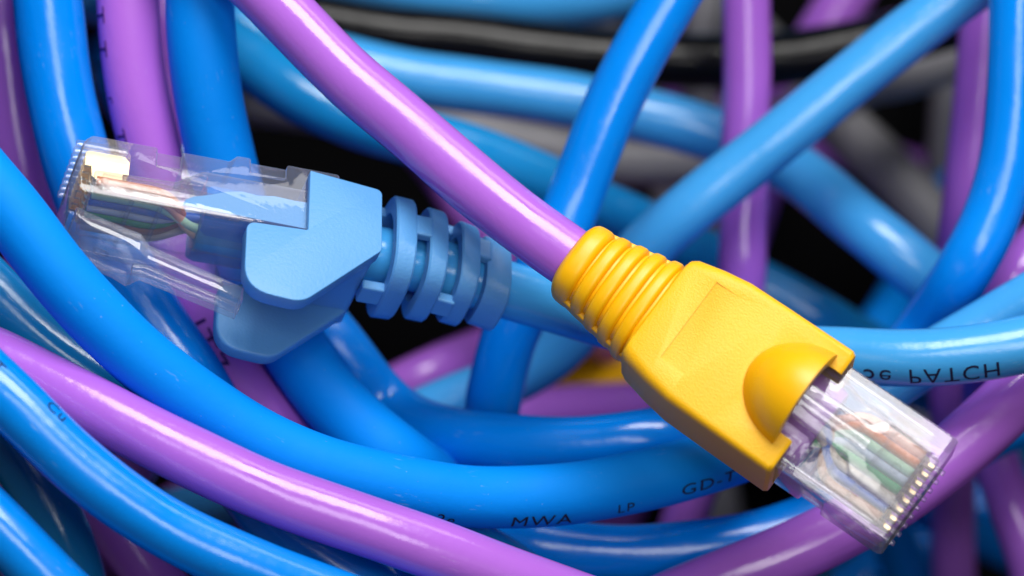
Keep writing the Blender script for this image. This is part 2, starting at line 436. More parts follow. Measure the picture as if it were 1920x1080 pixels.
# centre lines in centimetres: material, jacket radius, points (x right, y up in the picture, z towards the camera)
CABLES = {
    'F4': ('blue', 0.265, [(-5.77,-0.95,1.60), (-5.24,-1.46,1.70), (-4.70,-1.93,1.80), (-4.23,-2.41,1.80), (-3.73,-2.92,1.70), (-2.99,-3.56,1.50)]),
    'F3': ('blue', 0.27, [(-5.68,0.33,1.60), (-5.17,-0.23,1.80), (-4.71,-0.70,1.90), (-4.37,-1.01,1.95), (-3.88,-1.49,1.95), (-3.40,-1.88,1.90), (-2.91,-2.19,1.80), (-2.43,-2.42,1.70), (-1.61,-2.76,1.50), (-0.53,-3.17,1.20)]),
    'FP': ('purple', 0.277, [(-6.30,-0.15,0.70), (-5.53,-0.34,0.91), (-4.77,-0.59,1.07), (-4.23,-0.84,1.19), (-3.70,-1.10,1.31), (-3.12,-1.39,1.36), (-2.31,-1.77,1.40), (-1.64,-2.02,1.33), (-0.84,-2.30,1.22), (-0.05,-2.61,1.01), (0.76,-2.92,0.81), (1.92,-3.32,0.50)]),
    'F1': ('blue_matte', 0.293, [(-5.82,2.33,0.90), (-5.33,1.73,1.20), (-4.86,1.14,1.40), (-4.46,0.67,1.45), (-3.99,0.05,1.40), (-3.48,-0.51,1.21), (-3.13,-0.82,1.07), (-2.73,-1.12,0.92), (-2.22,-1.44,0.79), (-1.67,-1.67,0.66), (-0.80,-1.88,0.41), (-0.28,-1.95,0.22), (0.42,-1.94,0.03), (0.95,-1.87,-0.11), (1.65,-1.72,-0.29), (2.26,-1.55,-0.83), (2.86,-1.37,-2.32), (3.48,-1.17,-5.14), (4.12,-0.89,-8.29), (4.79,-0.20,-9.89), (5.40,0.81,-10.49)]),
    'B1': ('blue', 0.335, [(-4.60,4.09,-0.68), (-4.53,3.37,-0.68), (-4.45,2.76,-0.68), (-4.40,2.25,-0.68), (-4.31,1.74,-0.68), (-4.18,1.23,-0.68), (-4.02,0.72,-0.71), (-3.75,0.20,-0.61), (-3.41,-0.36,-0.51), (-3.09,-0.81,-0.43), (-2.81,-1.29,-0.36), (-2.51,-1.82,-0.37), (-2.15,-2.28,-0.36), (-1.67,-2.64,-0.34), (-1.22,-2.97,-0.42), (-0.66,-3.52,-0.60)]),
    'P1': ('purple_matte', 0.3, [(-3.87,4.16,-1.20), (-3.77,3.41,-1.00), (-3.70,2.77,-0.80), (-3.67,2.26,-0.81), (-3.59,1.75,-0.86), (-3.46,1.19,-0.96), (-3.27,0.47,-1.06), (-3.01,-0.26,-1.01), (-2.66,-0.88,-0.99), (-2.15,-1.48,-1.06), (-1.73,-1.89,-2.41), (-1.62,-2.46,-4.79), (-1.58,-3.16,-6.44), (-1.56,-4.01,-7.56)]),
    'B2': ('blue_matte', 0.33, [(-2.92,4.14,-1.04), (-2.98,3.38,-0.74), (-2.98,2.75,-0.53), (-2.95,2.24,-0.52), (-2.89,1.73,-0.61), (-2.79,1.23,-0.74), (-2.64,0.62,-0.87), (-2.39,-0.05,-0.86), (-2.02,-0.69,-0.74), (-1.56,-1.25,-0.62), (-1.00,-1.71,-0.63), (-0.54,-2.10,-2.37), (-0.11,-2.63,-4.33), (0.24,-3.32,-6.24), (0.51,-4.31,-8.00)]),
    'B15': ('teal', 0.3, [(-6.10,1.05,0.00), (-5.46,0.55,0.22), (-4.90,0.02,0.33), (-4.45,-0.40,0.35), (-4.00,-0.74,0.36), (-3.41,-1.11,0.33), (-2.77,-1.48,0.30), (-2.09,-1.81,0.19), (-1.30,-2.10,0.01), (-0.50,-2.42,-0.20), (0.20,-2.91,-0.66), (0.74,-3.78,-1.51)]),
    'B14': ('teal', 0.3, [(-5.70,-0.10,-0.80), (-5.20,-0.82,-0.60), (-4.74,-1.47,-0.40), (-4.38,-2.13,-0.40), (-4.17,-2.74,-0.50), (-4.09,-3.48,-0.70)]),
    'P9': ('purple_dark', 0.28, [(-4.59,-1.46,-1.30), (-4.23,-1.88,-1.30), (-3.83,-2.40,-1.30), (-3.45,-2.93,-1.40), (-2.97,-3.71,-1.84)]),
    'P0': ('purple_dark', 0.284, [(-5.31,4.22,-2.50), (-5.16,3.44,-2.28), (-5.09,2.62,-2.06), (-5.01,1.92,-2.06), (-4.89,1.12,-2.06), (-4.84,0.32,-2.28), (-4.91,-0.44,-2.72), (-4.98,-1.41,-2.50), (-5.22,-2.15,-2.28), (-5.70,-3.01,-2.28)]),
    'P1b': ('purple_dark', 0.269, [(-3.74,4.21,-3.25), (-3.61,3.28,-2.81), (-3.49,2.28,-2.59), (-3.39,1.52,-2.61), (-3.33,0.66,-2.85), (-3.39,-0.33,-3.31), (-3.71,-1.35,-3.75), (-4.33,-2.28,-4.22), (-5.23,-3.26,-4.90)]),
    'P2': ('purple', 0.281, [(-3.95,4.26,-0.40), (-3.32,3.67,-0.20), (-2.75,3.16,0.00), (-2.24,2.69,0.15), (-1.58,2.01,0.30), (-0.98,1.50,0.45), (-0.39,0.98,0.60), (0.12,0.57,0.75), (0.54,0.27,0.85), (0.92,0.00,0.90)]),
    'BC': ('sky', 0.272, [(-0.55,0.22,0.10), (-0.19,0.08,-0.08), (0.20,-0.08,-0.30), (0.66,-0.23,-0.50), (1.48,-0.46,-0.55), (2.33,-0.60,-0.40), (3.17,-0.64,-0.15), (3.70,-0.66,0.00), (4.19,-0.63,0.08), (4.78,-0.53,0.12), (5.48,-0.32,0.10), (6.60,0.10,0.00)]),
    'B5': ('blue', 0.282, [(2.35,4.13,-1.35), (1.93,3.45,-1.35), (1.54,2.82,-1.36), (1.21,2.25,-1.36), (0.90,1.62,-1.38), (0.64,0.94,-1.42), (0.37,0.31,-1.40), (0.01,-0.37,-1.62), (-0.13,-0.85,-1.82), (-0.22,-1.29,-2.13), (-0.31,-1.74,-3.67), (-0.39,-2.32,-5.69), (-0.44,-3.02,-7.74), (-0.52,-3.93,-9.32)]),
    'B6': ('sky', 0.278, [(6.23,4.17,-2.50), (5.31,3.52,-2.50), (4.47,2.92,-2.50), (3.69,2.32,-2.52), (2.93,1.70,-2.54), (2.28,1.18,-2.59), (1.69,0.71,-2.65), (1.13,0.16,-2.98), (0.75,-0.33,-3.34), (0.42,-0.70,-3.47), (-0.06,-0.98,-3.58), (-0.62,-1.18,-3.60), (-1.23,-1.46,-3.64), (-2.05,-1.87,-4.08), (-2.93,-2.24,-4.48), (-4.10,-2.58,-5.12)]),
    'P3': ('purple', 0.257, [(2.43,4.49,-3.71), (2.45,3.71,-3.71), (2.47,3.03,-3.71), (2.48,2.19,-3.71), (2.45,1.35,-3.73), (2.44,0.67,-3.73), (2.42,0.11,-3.73), (2.37,-0.57,-4.28), (2.26,-1.27,-4.72), (2.11,-1.86,-4.94), (1.93,-2.43,-5.16), (1.75,-3.08,-5.58), (1.54,-3.99,-6.24)]),
    'B4': ('sky', 0.302, [(-3.88,3.05,-5.23), (-2.99,2.82,-5.21), (-2.11,2.55,-5.18), (-1.23,2.33,-5.16), (-0.35,2.20,-5.12), (0.53,2.08,-5.10), (1.40,1.90,-5.05), (2.04,1.73,-5.03), (2.57,1.54,-4.99), (3.11,1.23,-4.50), (3.60,0.75,-3.78), (4.13,0.29,-3.51), (4.60,-0.11,-3.62), (5.14,-0.58,-4.63), (5.95,-1.08,-6.09), (6.93,-1.61,-7.12)]),
    'K1': ('black', 0.315, [(-4.34,3.18,-6.68), (-3.42,3.18,-6.68), (-2.44,3.09,-6.66), (-1.59,2.94,-6.64), (-0.37,2.83,-6.64), (0.24,2.74,-6.64), (1.16,2.65,-6.66), (2.08,2.60,-6.66), (2.81,2.60,-6.66), (3.61,2.70,-6.68), (4.52,2.90,-6.68), (5.44,3.18,-6.68), (6.66,3.67,-6.68)]),
    'B3': ('teal', 0.301, [(-4.32,3.41,-4.11), (-3.56,2.94,-3.89), (-2.86,2.47,-3.67), (-2.17,1.99,-3.42), (-1.45,1.69,-3.40), (-0.62,1.48,-3.60), (0.00,1.27,-3.78), (0.57,1.02,-3.97), (1.27,0.72,-4.59), (2.00,0.41,-5.23), (2.77,0.00,-5.40), (3.53,-0.42,-5.34), (4.36,-0.91,-6.33), (5.60,-1.57,-7.78), (7.03,-2.26,-8.70)]),
    'T1': ('sky', 0.313, [(-3.36,4.05,-7.36), (-2.24,3.71,-7.36), (-1.24,3.50,-7.34), (-0.37,3.41,-7.32), (0.31,3.37,-7.49), (1.00,3.43,-7.67), (1.89,3.66,-7.87), (3.11,4.19,-8.07)]),
    'P16': ('purple', 0.284, [(-2.62,3.94,-9.36), (-1.97,3.64,-9.39), (-1.49,3.69,-9.63), (-0.87,3.41,-10.07), (-0.20,3.11,-10.53), (0.61,2.87,-10.99), (1.67,2.57,-11.65)]),
    'B5b': ('teal', 0.302, [(0.13,4.82,-9.10), (0.78,3.91,-9.10), (1.30,3.65,-9.08), (1.82,3.90,-9.03), (2.41,4.81,-9.01)]),
    'G1': ('grey', 0.308, [(-2.77,2.20,-7.74), (-1.62,2.03,-7.47), (-0.68,1.91,-7.27), (0.25,1.69,-7.34), (1.18,1.51,-7.41), (2.12,1.50,-7.47), (2.88,1.70,-7.52), (3.45,2.10,-7.58), (4.17,2.46,-7.89), (4.84,2.61,-8.22), (5.72,3.02,-8.55), (6.78,3.78,-9.10)]),
    'G2': ('grey', 0.328, [(2.83,3.37,-10.44), (3.29,2.89,-10.29), (3.86,2.26,-9.94), (4.35,1.75,-9.58), (4.84,1.21,-9.23), (5.32,0.65,-9.14), (5.81,0.07,-9.58), (6.45,-0.67,-10.33), (7.51,-1.65,-11.32)]),
    'G3': ('grey', 0.241, [(5.66,4.99,-10.42), (5.61,3.99,-10.55), (5.58,2.85,-10.66), (5.58,1.91,-11.01), (5.58,0.83,-11.41), (5.47,-0.42,-11.52), (5.24,-1.79,-11.39), (5.02,-3.16,-11.28)]),
    'G5': ('grey', 0.228, [(0.34,4.65,-10.42), (0.70,3.82,-10.20), (1.00,3.42,-10.18), (1.41,2.83,-10.40), (1.84,2.04,-10.84), (2.05,0.96,-11.04)]),
    'G6': ('grey', 0.227, [(2.60,4.66,-9.94), (2.46,3.85,-9.85), (2.33,3.18,-9.74), (2.33,2.39,-9.87), (2.48,1.61,-10.22), (2.52,0.61,-10.79)]),
    'P4': ('purple_dark', 0.302, [(4.87,5.00,-8.44), (4.40,4.14,-8.24), (4.02,3.51,-8.29), (3.67,3.00,-8.31), (3.36,2.32,-8.75), (3.09,1.44,-9.39), (2.80,0.40,-10.02), (2.30,-0.81,-10.64)]),
    'P5': ('purple', 0.253, [(5.03,4.47,-3.93), (5.03,3.62,-3.97), (5.02,3.06,-4.02), (4.98,2.38,-4.06), (4.92,1.71,-4.11), (4.84,0.80,-4.26), (4.85,0.00,-5.07), (4.88,-0.83,-5.69), (4.98,-1.86,-6.00)]),
    'B7': ('blue', 0.281, [(5.03,4.17,-1.25), (4.97,3.44,-1.25), (4.94,2.81,-1.25), (4.92,2.03,-1.25), (4.86,1.35,-1.25), (4.70,0.73,-1.25), (4.41,0.16,-1.25), (4.14,-0.37,-1.84), (3.81,-0.91,-2.17), (3.75,-1.46,-3.60), (4.01,-2.12,-5.36), (4.39,-2.85,-7.12), (4.87,-3.72,-8.44)]),
    'B9': ('sky', 0.256, [(6.59,0.87,-0.65), (5.73,0.36,-0.72), (4.98,-0.11,-0.81), (4.53,-0.39,-0.90), (4.07,-0.65,-0.89), (3.66,-0.93,-0.93), (3.26,-1.24,-1.03), (3.18,-1.65,-1.84), (3.26,-2.18,-3.47), (3.41,-2.76,-5.29), (3.34,-3.59,-7.12)]),
    'P6': ('purple_dark', 0.258, [(5.73,0.76,-2.72), (5.24,0.32,-2.43), (4.96,-0.11,-2.37), (4.96,-0.66,-3.23), (5.10,-1.49,-4.37), (5.26,-2.20,-3.91), (5.50,-2.93,-3.86), (5.67,-3.74,-4.04)]),
    'B11': ('blue', 0.292, [(-2.55,0.37,-1.84), (-2.11,-0.11,-1.71), (-1.68,-0.63,-1.58), (-1.32,-1.11,-1.80), (-0.89,-1.39,-1.51), (-0.10,-1.51,-1.11), (0.72,-1.53,-0.94), (1.55,-1.42,-0.98), (2.02,-1.39,-1.88), (2.60,-1.50,-3.93), (3.30,-1.77,-5.95), (4.13,-2.19,-7.52), (5.15,-2.70,-8.64)]),
    'F2': ('blue', 0.291, [(-1.70,-4.19,-1.84), (-1.41,-3.45,-1.33), (-1.14,-2.85,-1.06), (-0.82,-2.44,-0.86), (-0.41,-2.31,-0.84), (0.21,-2.48,-1.04), (0.98,-2.59,-1.03), (1.76,-2.54,-1.03), (2.44,-2.44,-1.13), (3.13,-2.22,-1.32), (3.90,-1.95,-2.04), (4.57,-1.63,-2.65), (5.18,-1.38,-3.07), (6.12,-1.12,-3.67), (7.03,-0.91,-4.04)]),
    'P7': ('purple', 0.298, [(0.61,-3.61,-0.50), (1.17,-3.15,-0.49), (1.97,-2.79,-0.38), (2.74,-2.48,-0.42), (3.46,-2.12,-0.50), (4.08,-1.69,-0.57), (4.60,-1.25,-0.64), (5.02,-0.87,-0.75), (5.69,-0.26,-1.01), (6.56,0.52,-1.26)]),
    'B12': ('navy', 0.339, [(8.24,-1.20,-9.87), (7.31,-1.79,-9.87), (6.44,-2.32,-9.85), (5.58,-2.82,-9.85), (4.65,-3.42,-9.83), (3.58,-4.25,-9.83)]),
    'P12': ('purple', 0.274, [(-2.37,-1.72,-5.58), (-1.77,-1.39,-5.43), (-1.26,-1.11,-5.29), (-0.77,-0.88,-5.36), (-0.25,-0.70,-6.77), (0.26,-0.55,-8.59), (0.68,-0.61,-10.55), (1.05,-1.05,-12.14)]),
    'P13': ('purple', 0.295, [(-1.18,-1.89,-5.47), (-0.47,-1.60,-5.47), (0.24,-1.42,-5.82), (0.96,-1.37,-6.15), (1.76,-1.33,-6.50), (2.33,-1.29,-7.74), (2.89,-1.48,-9.41), (3.54,-1.91,-10.86)]),
    'P14': ('purple_dark', 0.3, [(-4.26,4.71,-8.73), (-3.47,4.02,-8.59), (-2.84,3.45,-8.66), (-2.00,2.63,-8.73), (-1.22,1.90,-8.57), (-0.76,1.33,-8.07), (-0.45,0.85,-7.80), (-0.13,0.44,-7.74), (0.38,-0.03,-8.11), (1.04,-0.52,-8.90), (1.79,-1.00,-9.87)]),
}
FLOOR_Z = -12.6

def run_on(pts):
    """let both ends of a cable run on past the picture, or down to the table under the pile"""
    P = [Vector(p) for p in pts]
    def ext(a, b):
        d = (b - a).normalized()
        inside = abs(b.x) < 5.6 and abs(b.y) < 3.3
        if inside:
            q1 = b + Vector((d.x, d.y, 0)) * 0.8; q1.z = max(FLOOR_Z + 0.31, b.z - 0.7)
            q2 = b + Vector((d.x, d.y, 0)) * 2.2; q2.z = max(FLOOR_Z + 0.30, b.z - 1.8)
            q3 = b + Vector((d.x, d.y, 0)) * 4.5; q3.z = FLOOR_Z + 0.30
            return [q1, q2, q3]
        q1 = b + d * 2.5; q2 = b + d * 9.0
        q1.z = max(q1.z, FLOOR_Z + 0.3); q2.z = max(min(q2.z, b.z - 0.5), FLOOR_Z + 0.3)
        return [q1, q2]
    return list(reversed(ext(P[1], P[0]))) + P + ext(P[-2], P[-1])

# ------------------------------------------------------------------ the table under the pile
bm = bmesh.new()
for a in range(24):
    for b in range(16):
        pass
g = bmesh.ops.create_grid(bm, x_segments=40, y_segments=30, size=1)
for v in bm.verts:
    v.co = Vector((v.co.x * 60, v.co.y * 45, FLOOR_Z + 0.02 * math.sin(v.co.x * 17) * math.sin(v.co.y * 13) - 0.02))
tb = link_mesh('ground', bm, M['table'])
tb['kind'] = 'structure'
tb['label'] = 'black table top under the tangle of cables'

# ------------------------------------------------------------------ connector frames (x to the plug's nose, z to the latch side)
def frame(x, z, origin):
    X = Vector(x).normalized(); Z = Vector(z); Z = (Z - X * Z.dot(X)).normalized(); Y = Z.cross(X)
    m = Matrix((X, Y, Z)).transposed().to_4x4(); m.translation = Vector(origin)
    return m
# yellow boot: origin at the rear end of its strain relief; blue boot: origin at the rear end of its strain relief
YF = frame((0.805, -0.560, 0.20), (-0.10, 0.335, 0.93), (0.545, 0.267, 0.85))
BF = frame((-0.950, 0.172, 0.262), (-0.02, -0.82, 0.57), (-0.16, 0.105, -0.27))
YF = YF @ Matrix.Scale(0.972, 4)
def on(F, x, y, z): return F @ V(x, y, z)

# ------------------------------------------------------------------ plain cables of the tangle
LABELS = {
    'F4': 'glossy blue cable cutting across the bottom left corner',
    'F3': 'glossy blue cable printed OT lying over the purple cable at lower left',
    'FP': 'glossy purple cable sweeping along the bottom below the matte blue loop',
    'F1': 'matte blue cable printed MWA curving from the left edge to under the yellow boot',
    'B1': 'thick glossy blue cable at top left running down behind the nose of the clear plug',
    'P1': 'matte purple cable at top left between two thick blue cables',
    'B2': 'thick matte blue cable coming down behind the middle of the left clear plug',
    'B15': 'teal blue cable at left edge between matte blue cable and purple cable',
    'B14': 'worn teal blue cable at bottom left seen between two glossy blue cables',
    'P9': 'purple cable in shadow at bottom left under the glossy blue cable',
    'P0': 'shaded purple cable at the far left edge behind the thick blue cable',
    'P1b': 'shaded purple cable showing as a strip behind the matte purple cable',
    'B5': 'glossy blue cable slanting steeply from the top centre down behind the yellow strain relief',
    'B6': 'pale blue cable running diagonally from the top right corner towards the yellow boot',
    'P3': 'upright purple cable crossing under the pale blue diagonal right of centre',
    'B4': 'blurred pale blue cable running across the background below the black cable',
    'K1': 'black cable running across the top of the background',
    'B3': 'dark teal cable in the background running under the purple cable of the yellow boot',
    'T1': 'blurred blue cable along the top edge above the black cable',
    'P16': 'blurred purple cable end showing at the top edge above the black cable',
    'B5b': 'teal cable loop just showing at the top edge right of the blurred blue cable',
    'G1': 'grey cable deep in the background behind the steep blue cable',
    'G2': 'grey cable slanting down to the right in the dark triangle at right',
    'G3': 'upright thin grey cable beside the purple cable near the right edge',
    'G5': 'thin grey cable at the top edge left of the steep blue cable',
    'G6': 'thin grey cable at the top edge between steep blue cable and upright purple cable',
    'P4': 'dark purple cable at top right passing under the black cable',
    'P5': 'purple cable along the inner side of the upright blue cable at right edge',
    'B7': 'glossy blue cable bending down along the right edge',
    'B9': 'pale blue cable coming in at right just above the cable printed PATCH',
    'P6': 'shaded purple cable at the right edge behind the other cables',
    'B11': 'glossy blue cable looping behind the matte blue loop below the pale blue boot',
    'F2': 'blue cable at bottom centre beneath the printed matte blue loop',
    'P7': 'blurred purple cable passing behind the nose of the right clear plug',
    'B12': 'dark blue cable in shadow at the bottom right corner',
    'P12': 'blurred purple cable in the dark gap below the pale blue strain relief',
    'P13': 'blurred purple cable behind the blue loop, under the yellow boot',
    'P14': 'shaded purple cable in the background beside the pale blue strain relief',
}
MATNAME = {'purple_dark': 'purple', 'navy': 'blue'}
GROUPS = {'blue': 'blue network cables in the tangle', 'blue_matte': 'blue network cables in the tangle', 'teal': 'blue network cables in the tangle',
          'sky': 'blue network cables in the tangle', 'purple': 'purple network cables in the tangle', 'purple_matte': 'purple network cables in the tangle',
          'grey': 'grey cables deep in the tangle', 'black': None}
PATHS = {}; OBJ = {}
for n_, (key, (mk, rad, pts)) in enumerate(CABLES.items()):
    if key in ('P2', 'BC'): continue
    mk = MATNAME.get(mk, mk)
    path = spline(run_on(pts))
    PATHS[key] = path
    o = jacket('network_cable', path, rad, M[mk], None, n_)
    tag(o, LABELS[key], 'cable', GROUPS[mk])
    OBJ[key] = o

def prt(key, *a, **k): print_on(OBJ[key], PATHS[key], CABLES[key][1], *a, **k)
prt('F1', '2e', (-0.70, -2.0), 46, 0.17, stretch=1.0)
prt('F1', 'MWA', (-0.10, -2.0), 48, 0.20, stretch=1.1)
prt('F1', 'LP', (0.90, -1.9), 44, 0.16)
prt('F1', 'GD-T', (1.47, -1.75), 34, 0.17, stretch=1.2)
prt('F3', 'OT', (-4.82, -0.76), -40, 0.17)
prt('F3', 'Cu', (-4.36, -1.25), -62, 0.17)
prt('P1', 'T', (-3.62, 2.68), 56, 0.20, ink='violet_ink', stretch=1.3)
prt('P1', 'T', (-3.61, 2.42), 56, 0.20, ink='violet_ink', stretch=1.3)
prt('P1', 'r', (-3.56, 1.90), 52, 0.18, ink='violet_ink')
prt('P1', 'T', (-3.50, 1.62), 48, 0.20, ink='violet_ink', stretch=1.3)
prt('P1', 'JT7', (-3.06, -0.36), 8, 0.25, ink='violet_ink', stretch=1.45)

# ------------------------------------------------------------------ the clear modular plug (local x: nose at xn)
def make_plug(parent, F, xn, latch_pts, jack_end, wires_order, rear_len, tag_letter, jmat):
    zc, zl = -3.35, 3.15                        # contact face, latch face
    hw = 5.85
    # housing: stepped side profile, hollow rear mouth and wire chamber
    bm = bmesh.new()
    u = lambda d: xn - d
    prof = [(u(0.35), zc + 0.5), (u(0.0), zc + 1.2), (u(0), zl - 0.5), (u(0.4), zl), (u(rear_len), zl),
            (u(rear_len), zc - 0.75), (u(14.3), zc - 0.75), (u(13.6), zc), (u(0.9), zc)]
    add_prism(bm, prof, -hw, hw)
    body = temp(bm)
    cuts = []
    bm = bmesh.new()
    # rear mouth narrowing to the wire chamber
    add_loft(bm, [(u(rear_len) - 1, rring(4.9, 2.65, 0.8)), (u(11.5), rring(4.9, 2.65, 0.8)), (u(9.0), rring(4.35, 1.1, 0.4)), (u(1.6), rring(4.35, 0.75, 0.3))])
    cuts.append(temp(bm))
    # bar window in the latch face and the notch in the contact side
    bm = bmesh.new(); add_box(bm, u(12.2), u(9.6), -3.4, 3.4, zc - 2, zc + 1.3); cuts.append(temp(bm))
    # side recesses that show as clear blocks along the edge
    for sy in (-1, 1):
        bm = bmesh.new(); add_box(bm, u(9.2), u(6.9), sy * 5.2 - 1.0 + sy * 0.9, sy * 5.2 + 1.0 + sy * 0.9, zc - 1, zc + 1.9); cuts.append(temp(bm))
        bm = bmesh.new(); add_box(bm, u(19.0), u(15.6), sy * 5.2 - 1.0 + sy * 0.95, sy * 5.2 + 1.0 + sy * 0.95, zc - 2, zc + 0.75); cuts.append(temp(bm))
    # contact slots
    for k in range(8):
        y = -3.57 + 1.02 * k
        bm = bmesh.new(); add_box(bm, u(4.6), u(-0.6), y - 0.22, y + 0.22, zc - 1, zc + 1.15); cuts.append(temp(bm))
    for c in cuts:
        finish(body, [('BOOLEAN', dict(operation='DIFFERENCE', object=c, solver='EXACT'))])
    finish(body, [('BEVEL', dict(width=0.034, segments=3, limit_method='ANGLE', angle_limit=math.radians(40)))])
    me = body.data.copy(); kill(body, *cuts)
    plug = link_me('plug', me, M['clear'], parent, True, F, 25)
    plug['label'] = 'clear modular plug with coloured wires inside'
    I = plug
    def sub(name, bm, mat, smooth=True, auto=30):
        return link_mesh(name, bm, mat, I, smooth, None, auto)
    # moulded ribs between the contacts, a little proud of the nose
    for k in range(9):
        y = -4.08 + 1.02 * k
        bm = bmesh.new()
        add_loft(bm, [(u(4.4), rring(0.20, 0.30, 0.1, 2)), (u(0.2), rring(0.22, 0.34, 0.1, 2)), (u(-0.2), rring(0.22, 0.32, 0.1, 2)), (u(-0.32), rring(0.17, 0.26, 0.08, 2))])
        for v in bm.verts: v.co += V(0, y, zc - 0.05)
        sub('contact_rib', bm, M['clear'])
    # gold contact blades
    for k in range(8):
        y = -3.57 + 1.02 * k
        bm = bmesh.new()
        add_prism(bm, [(u(0.7), zc + 0.5), (u(0.95), zc + 0.25), (u(4.3), zc + 0.25), (u(4.75), zc + 0.75), (u(4.75), zc + 2.2), (u(4.2), zc + 2.2), (u(4.2), zc + 2.95),
                       (u(3.7), zc + 3.3), (u(3.3), zc + 2.95), (u(2.2), zc + 2.95), (u(1.8), zc + 3.3), (u(1.4), zc + 2.95), (u(1.3), zc + 1.9), (u(0.7), zc + 1.9)], y - 0.17, y + 0.17)
        sub('contact', bm, M['gold'], False, None)
    # the jacket, pressed flat under the clamp
    bm = bmesh.new()
    add_loft(bm, [(u(rear_len) + 0.3, sell(3.2, 2.5, 2.6)), (u(rear_len) + 3, sell(4.3, 2.45, 3)), (jack_end - 0.6, sell(4.4, 2.35, 3)), (jack_end, sell(4.2, 2.1, 3))])
    sub('jacket_end', bm, jmat)
    # clamp bar over the jacket
    bm = bmesh.new()
    add_loft(bm, [(u(12.0), rring(3.3, 0.35, 0.2)), (u(9.8), rring(3.3, 0.5, 0.2))])
    for v in bm.verts: v.co += V(0, 0, zc + 1.3)
    sub('clamp_bar', bm, M['clear_inner'])
    # cross ridges over the wires and rails along both sides
    for d in (5.2, 7.9):
        bm = bmesh.new(); add_box(bm, u(d + 0.3), u(d), -4.3, 4.3, 0.85, 1.5); sub('cross_ridge', bm, M['clear_inner'], False, None)
    for sy in (-1, 1):
        bm = bmesh.new()
        add_loft(bm, [(u(15.0), [(y + sy * 4.95, z + 1.4) for y, z in rring(0.4, 1.15, 0.2, 2)]), (u(2.2), [(y + sy * 4.95, z + 1.2) for y, z in rring(0.4, 1.0, 0.2, 2)])])
        sub('side_rail', bm, M['clear_inner'])
    # eight wires fanning out from the jacket
    for k in range(8):
        y = -3.57 + 1.02 * k
        i = wires_order[k]
        a = 2 * math.pi * (k + 0.5) / 8
        y0, z0 = 1.5 * math.cos(a), 1.3 * math.sin(a)
        ye = y * 0.62
        pts = [V(jack_end - 2.5, y0, z0), V(jack_end + 0.3, y0 * 0.9 + ye * 0.1, z0 * 0.9), V((jack_end + u(9)) / 2 + 0.4, y0 * 0.3 + y * 0.6, z0 * 0.45 + 0.05), V(u(8.3), y, 0.08), V(u(5.5), y, 0.0), V(u(1.9), y, 0.0)]
        bm = bmesh.new(); sweep(bm, spline(pts, 0.05), 0.048, 12)
        sub('wire', bm, WM[i], True, None)
    # latch lever: broad root at the nose, shoulders, narrow tail
    bm = bmesh.new()
    stn = []
    for d, z, hy, t in latch_pts:
        stn.append((u(d), [(y, zz + z) for y, zz in rring(hy, t, 0.22, 3)]))
    add_loft(bm, stn)
    lat = sub('latch', bm, M['clear_latch'], True, 30)
    # stiffening rib on the lever and its pushed-out shoulders
    bm = bmesh.new()
    mid = latch_pts[3:]
    add_loft(bm, [(u(d), [(y, zz + z + t * 0.9) for y, zz in rring(0.55, 0.28, 0.12, 2)]) for d, z, hy, t in mid])
    link_mesh('latch_rib', bm, M['clear_latch'], lat, True, None, 30)
    # raised mould letter on the latch root
    me2 = text_mesh(tag_letter)
    d0, z0, hy0, t0 = latch_pts[1]; d1, z1, hy1, t1 = latch_pts[2]
    bm = bmesh.new(); bm.from_mesh(me2); bpy.data.meshes.remove(me2)
    r = bmesh.ops.extrude_face_region(bm, geom=bm.faces[:])
    for v in [g for g in r['geom'] if isinstance(g, bmesh.types.BMVert)]: v.co.z += 0.06
    sl = (z1 + t1 - z0 - t0) / (d1 - d0)
    for v in bm.verts:
        gx, gy = (v.co.x - 0.33) * 2.1, (v.co.y - 0.35) * 2.1
        dd = (d0 + d1) / 2 + gy
        zt = z0 + t0 + sl * (dd - d0)
        v.co = V(u(dd), gx, zt + 0.01 + v.co.z * 2.0)
    link_mesh('mould_letter', bm, M['clear_inner'], lat, False)
    return plug

# ------------------------------------------------------------------ yellow booted purple patch cable
yroot = bpy.data.objects.new('patch_cable', None); COL.objects.link(yroot)
yroot.location = on(YF, 0, 0, 0); bpy.context.view_layer.update()
tag(yroot, 'purple patch cable with a yellow boot and clear plug pointing to the lower right', 'patch cable', 'patch cables with moulded boots')
mk, rad, pts = CABLES['P2']
path = run_on(pts)[:-3]
path = [p for p in path if p.x < 0.50] + [on(YF, x, 0, 0) for x in (0, 6, 14, 22, 28.5)]
jacket('jacket', spline(path), rad, M['purple'], yroot, 41, Matrix.Identity(4))

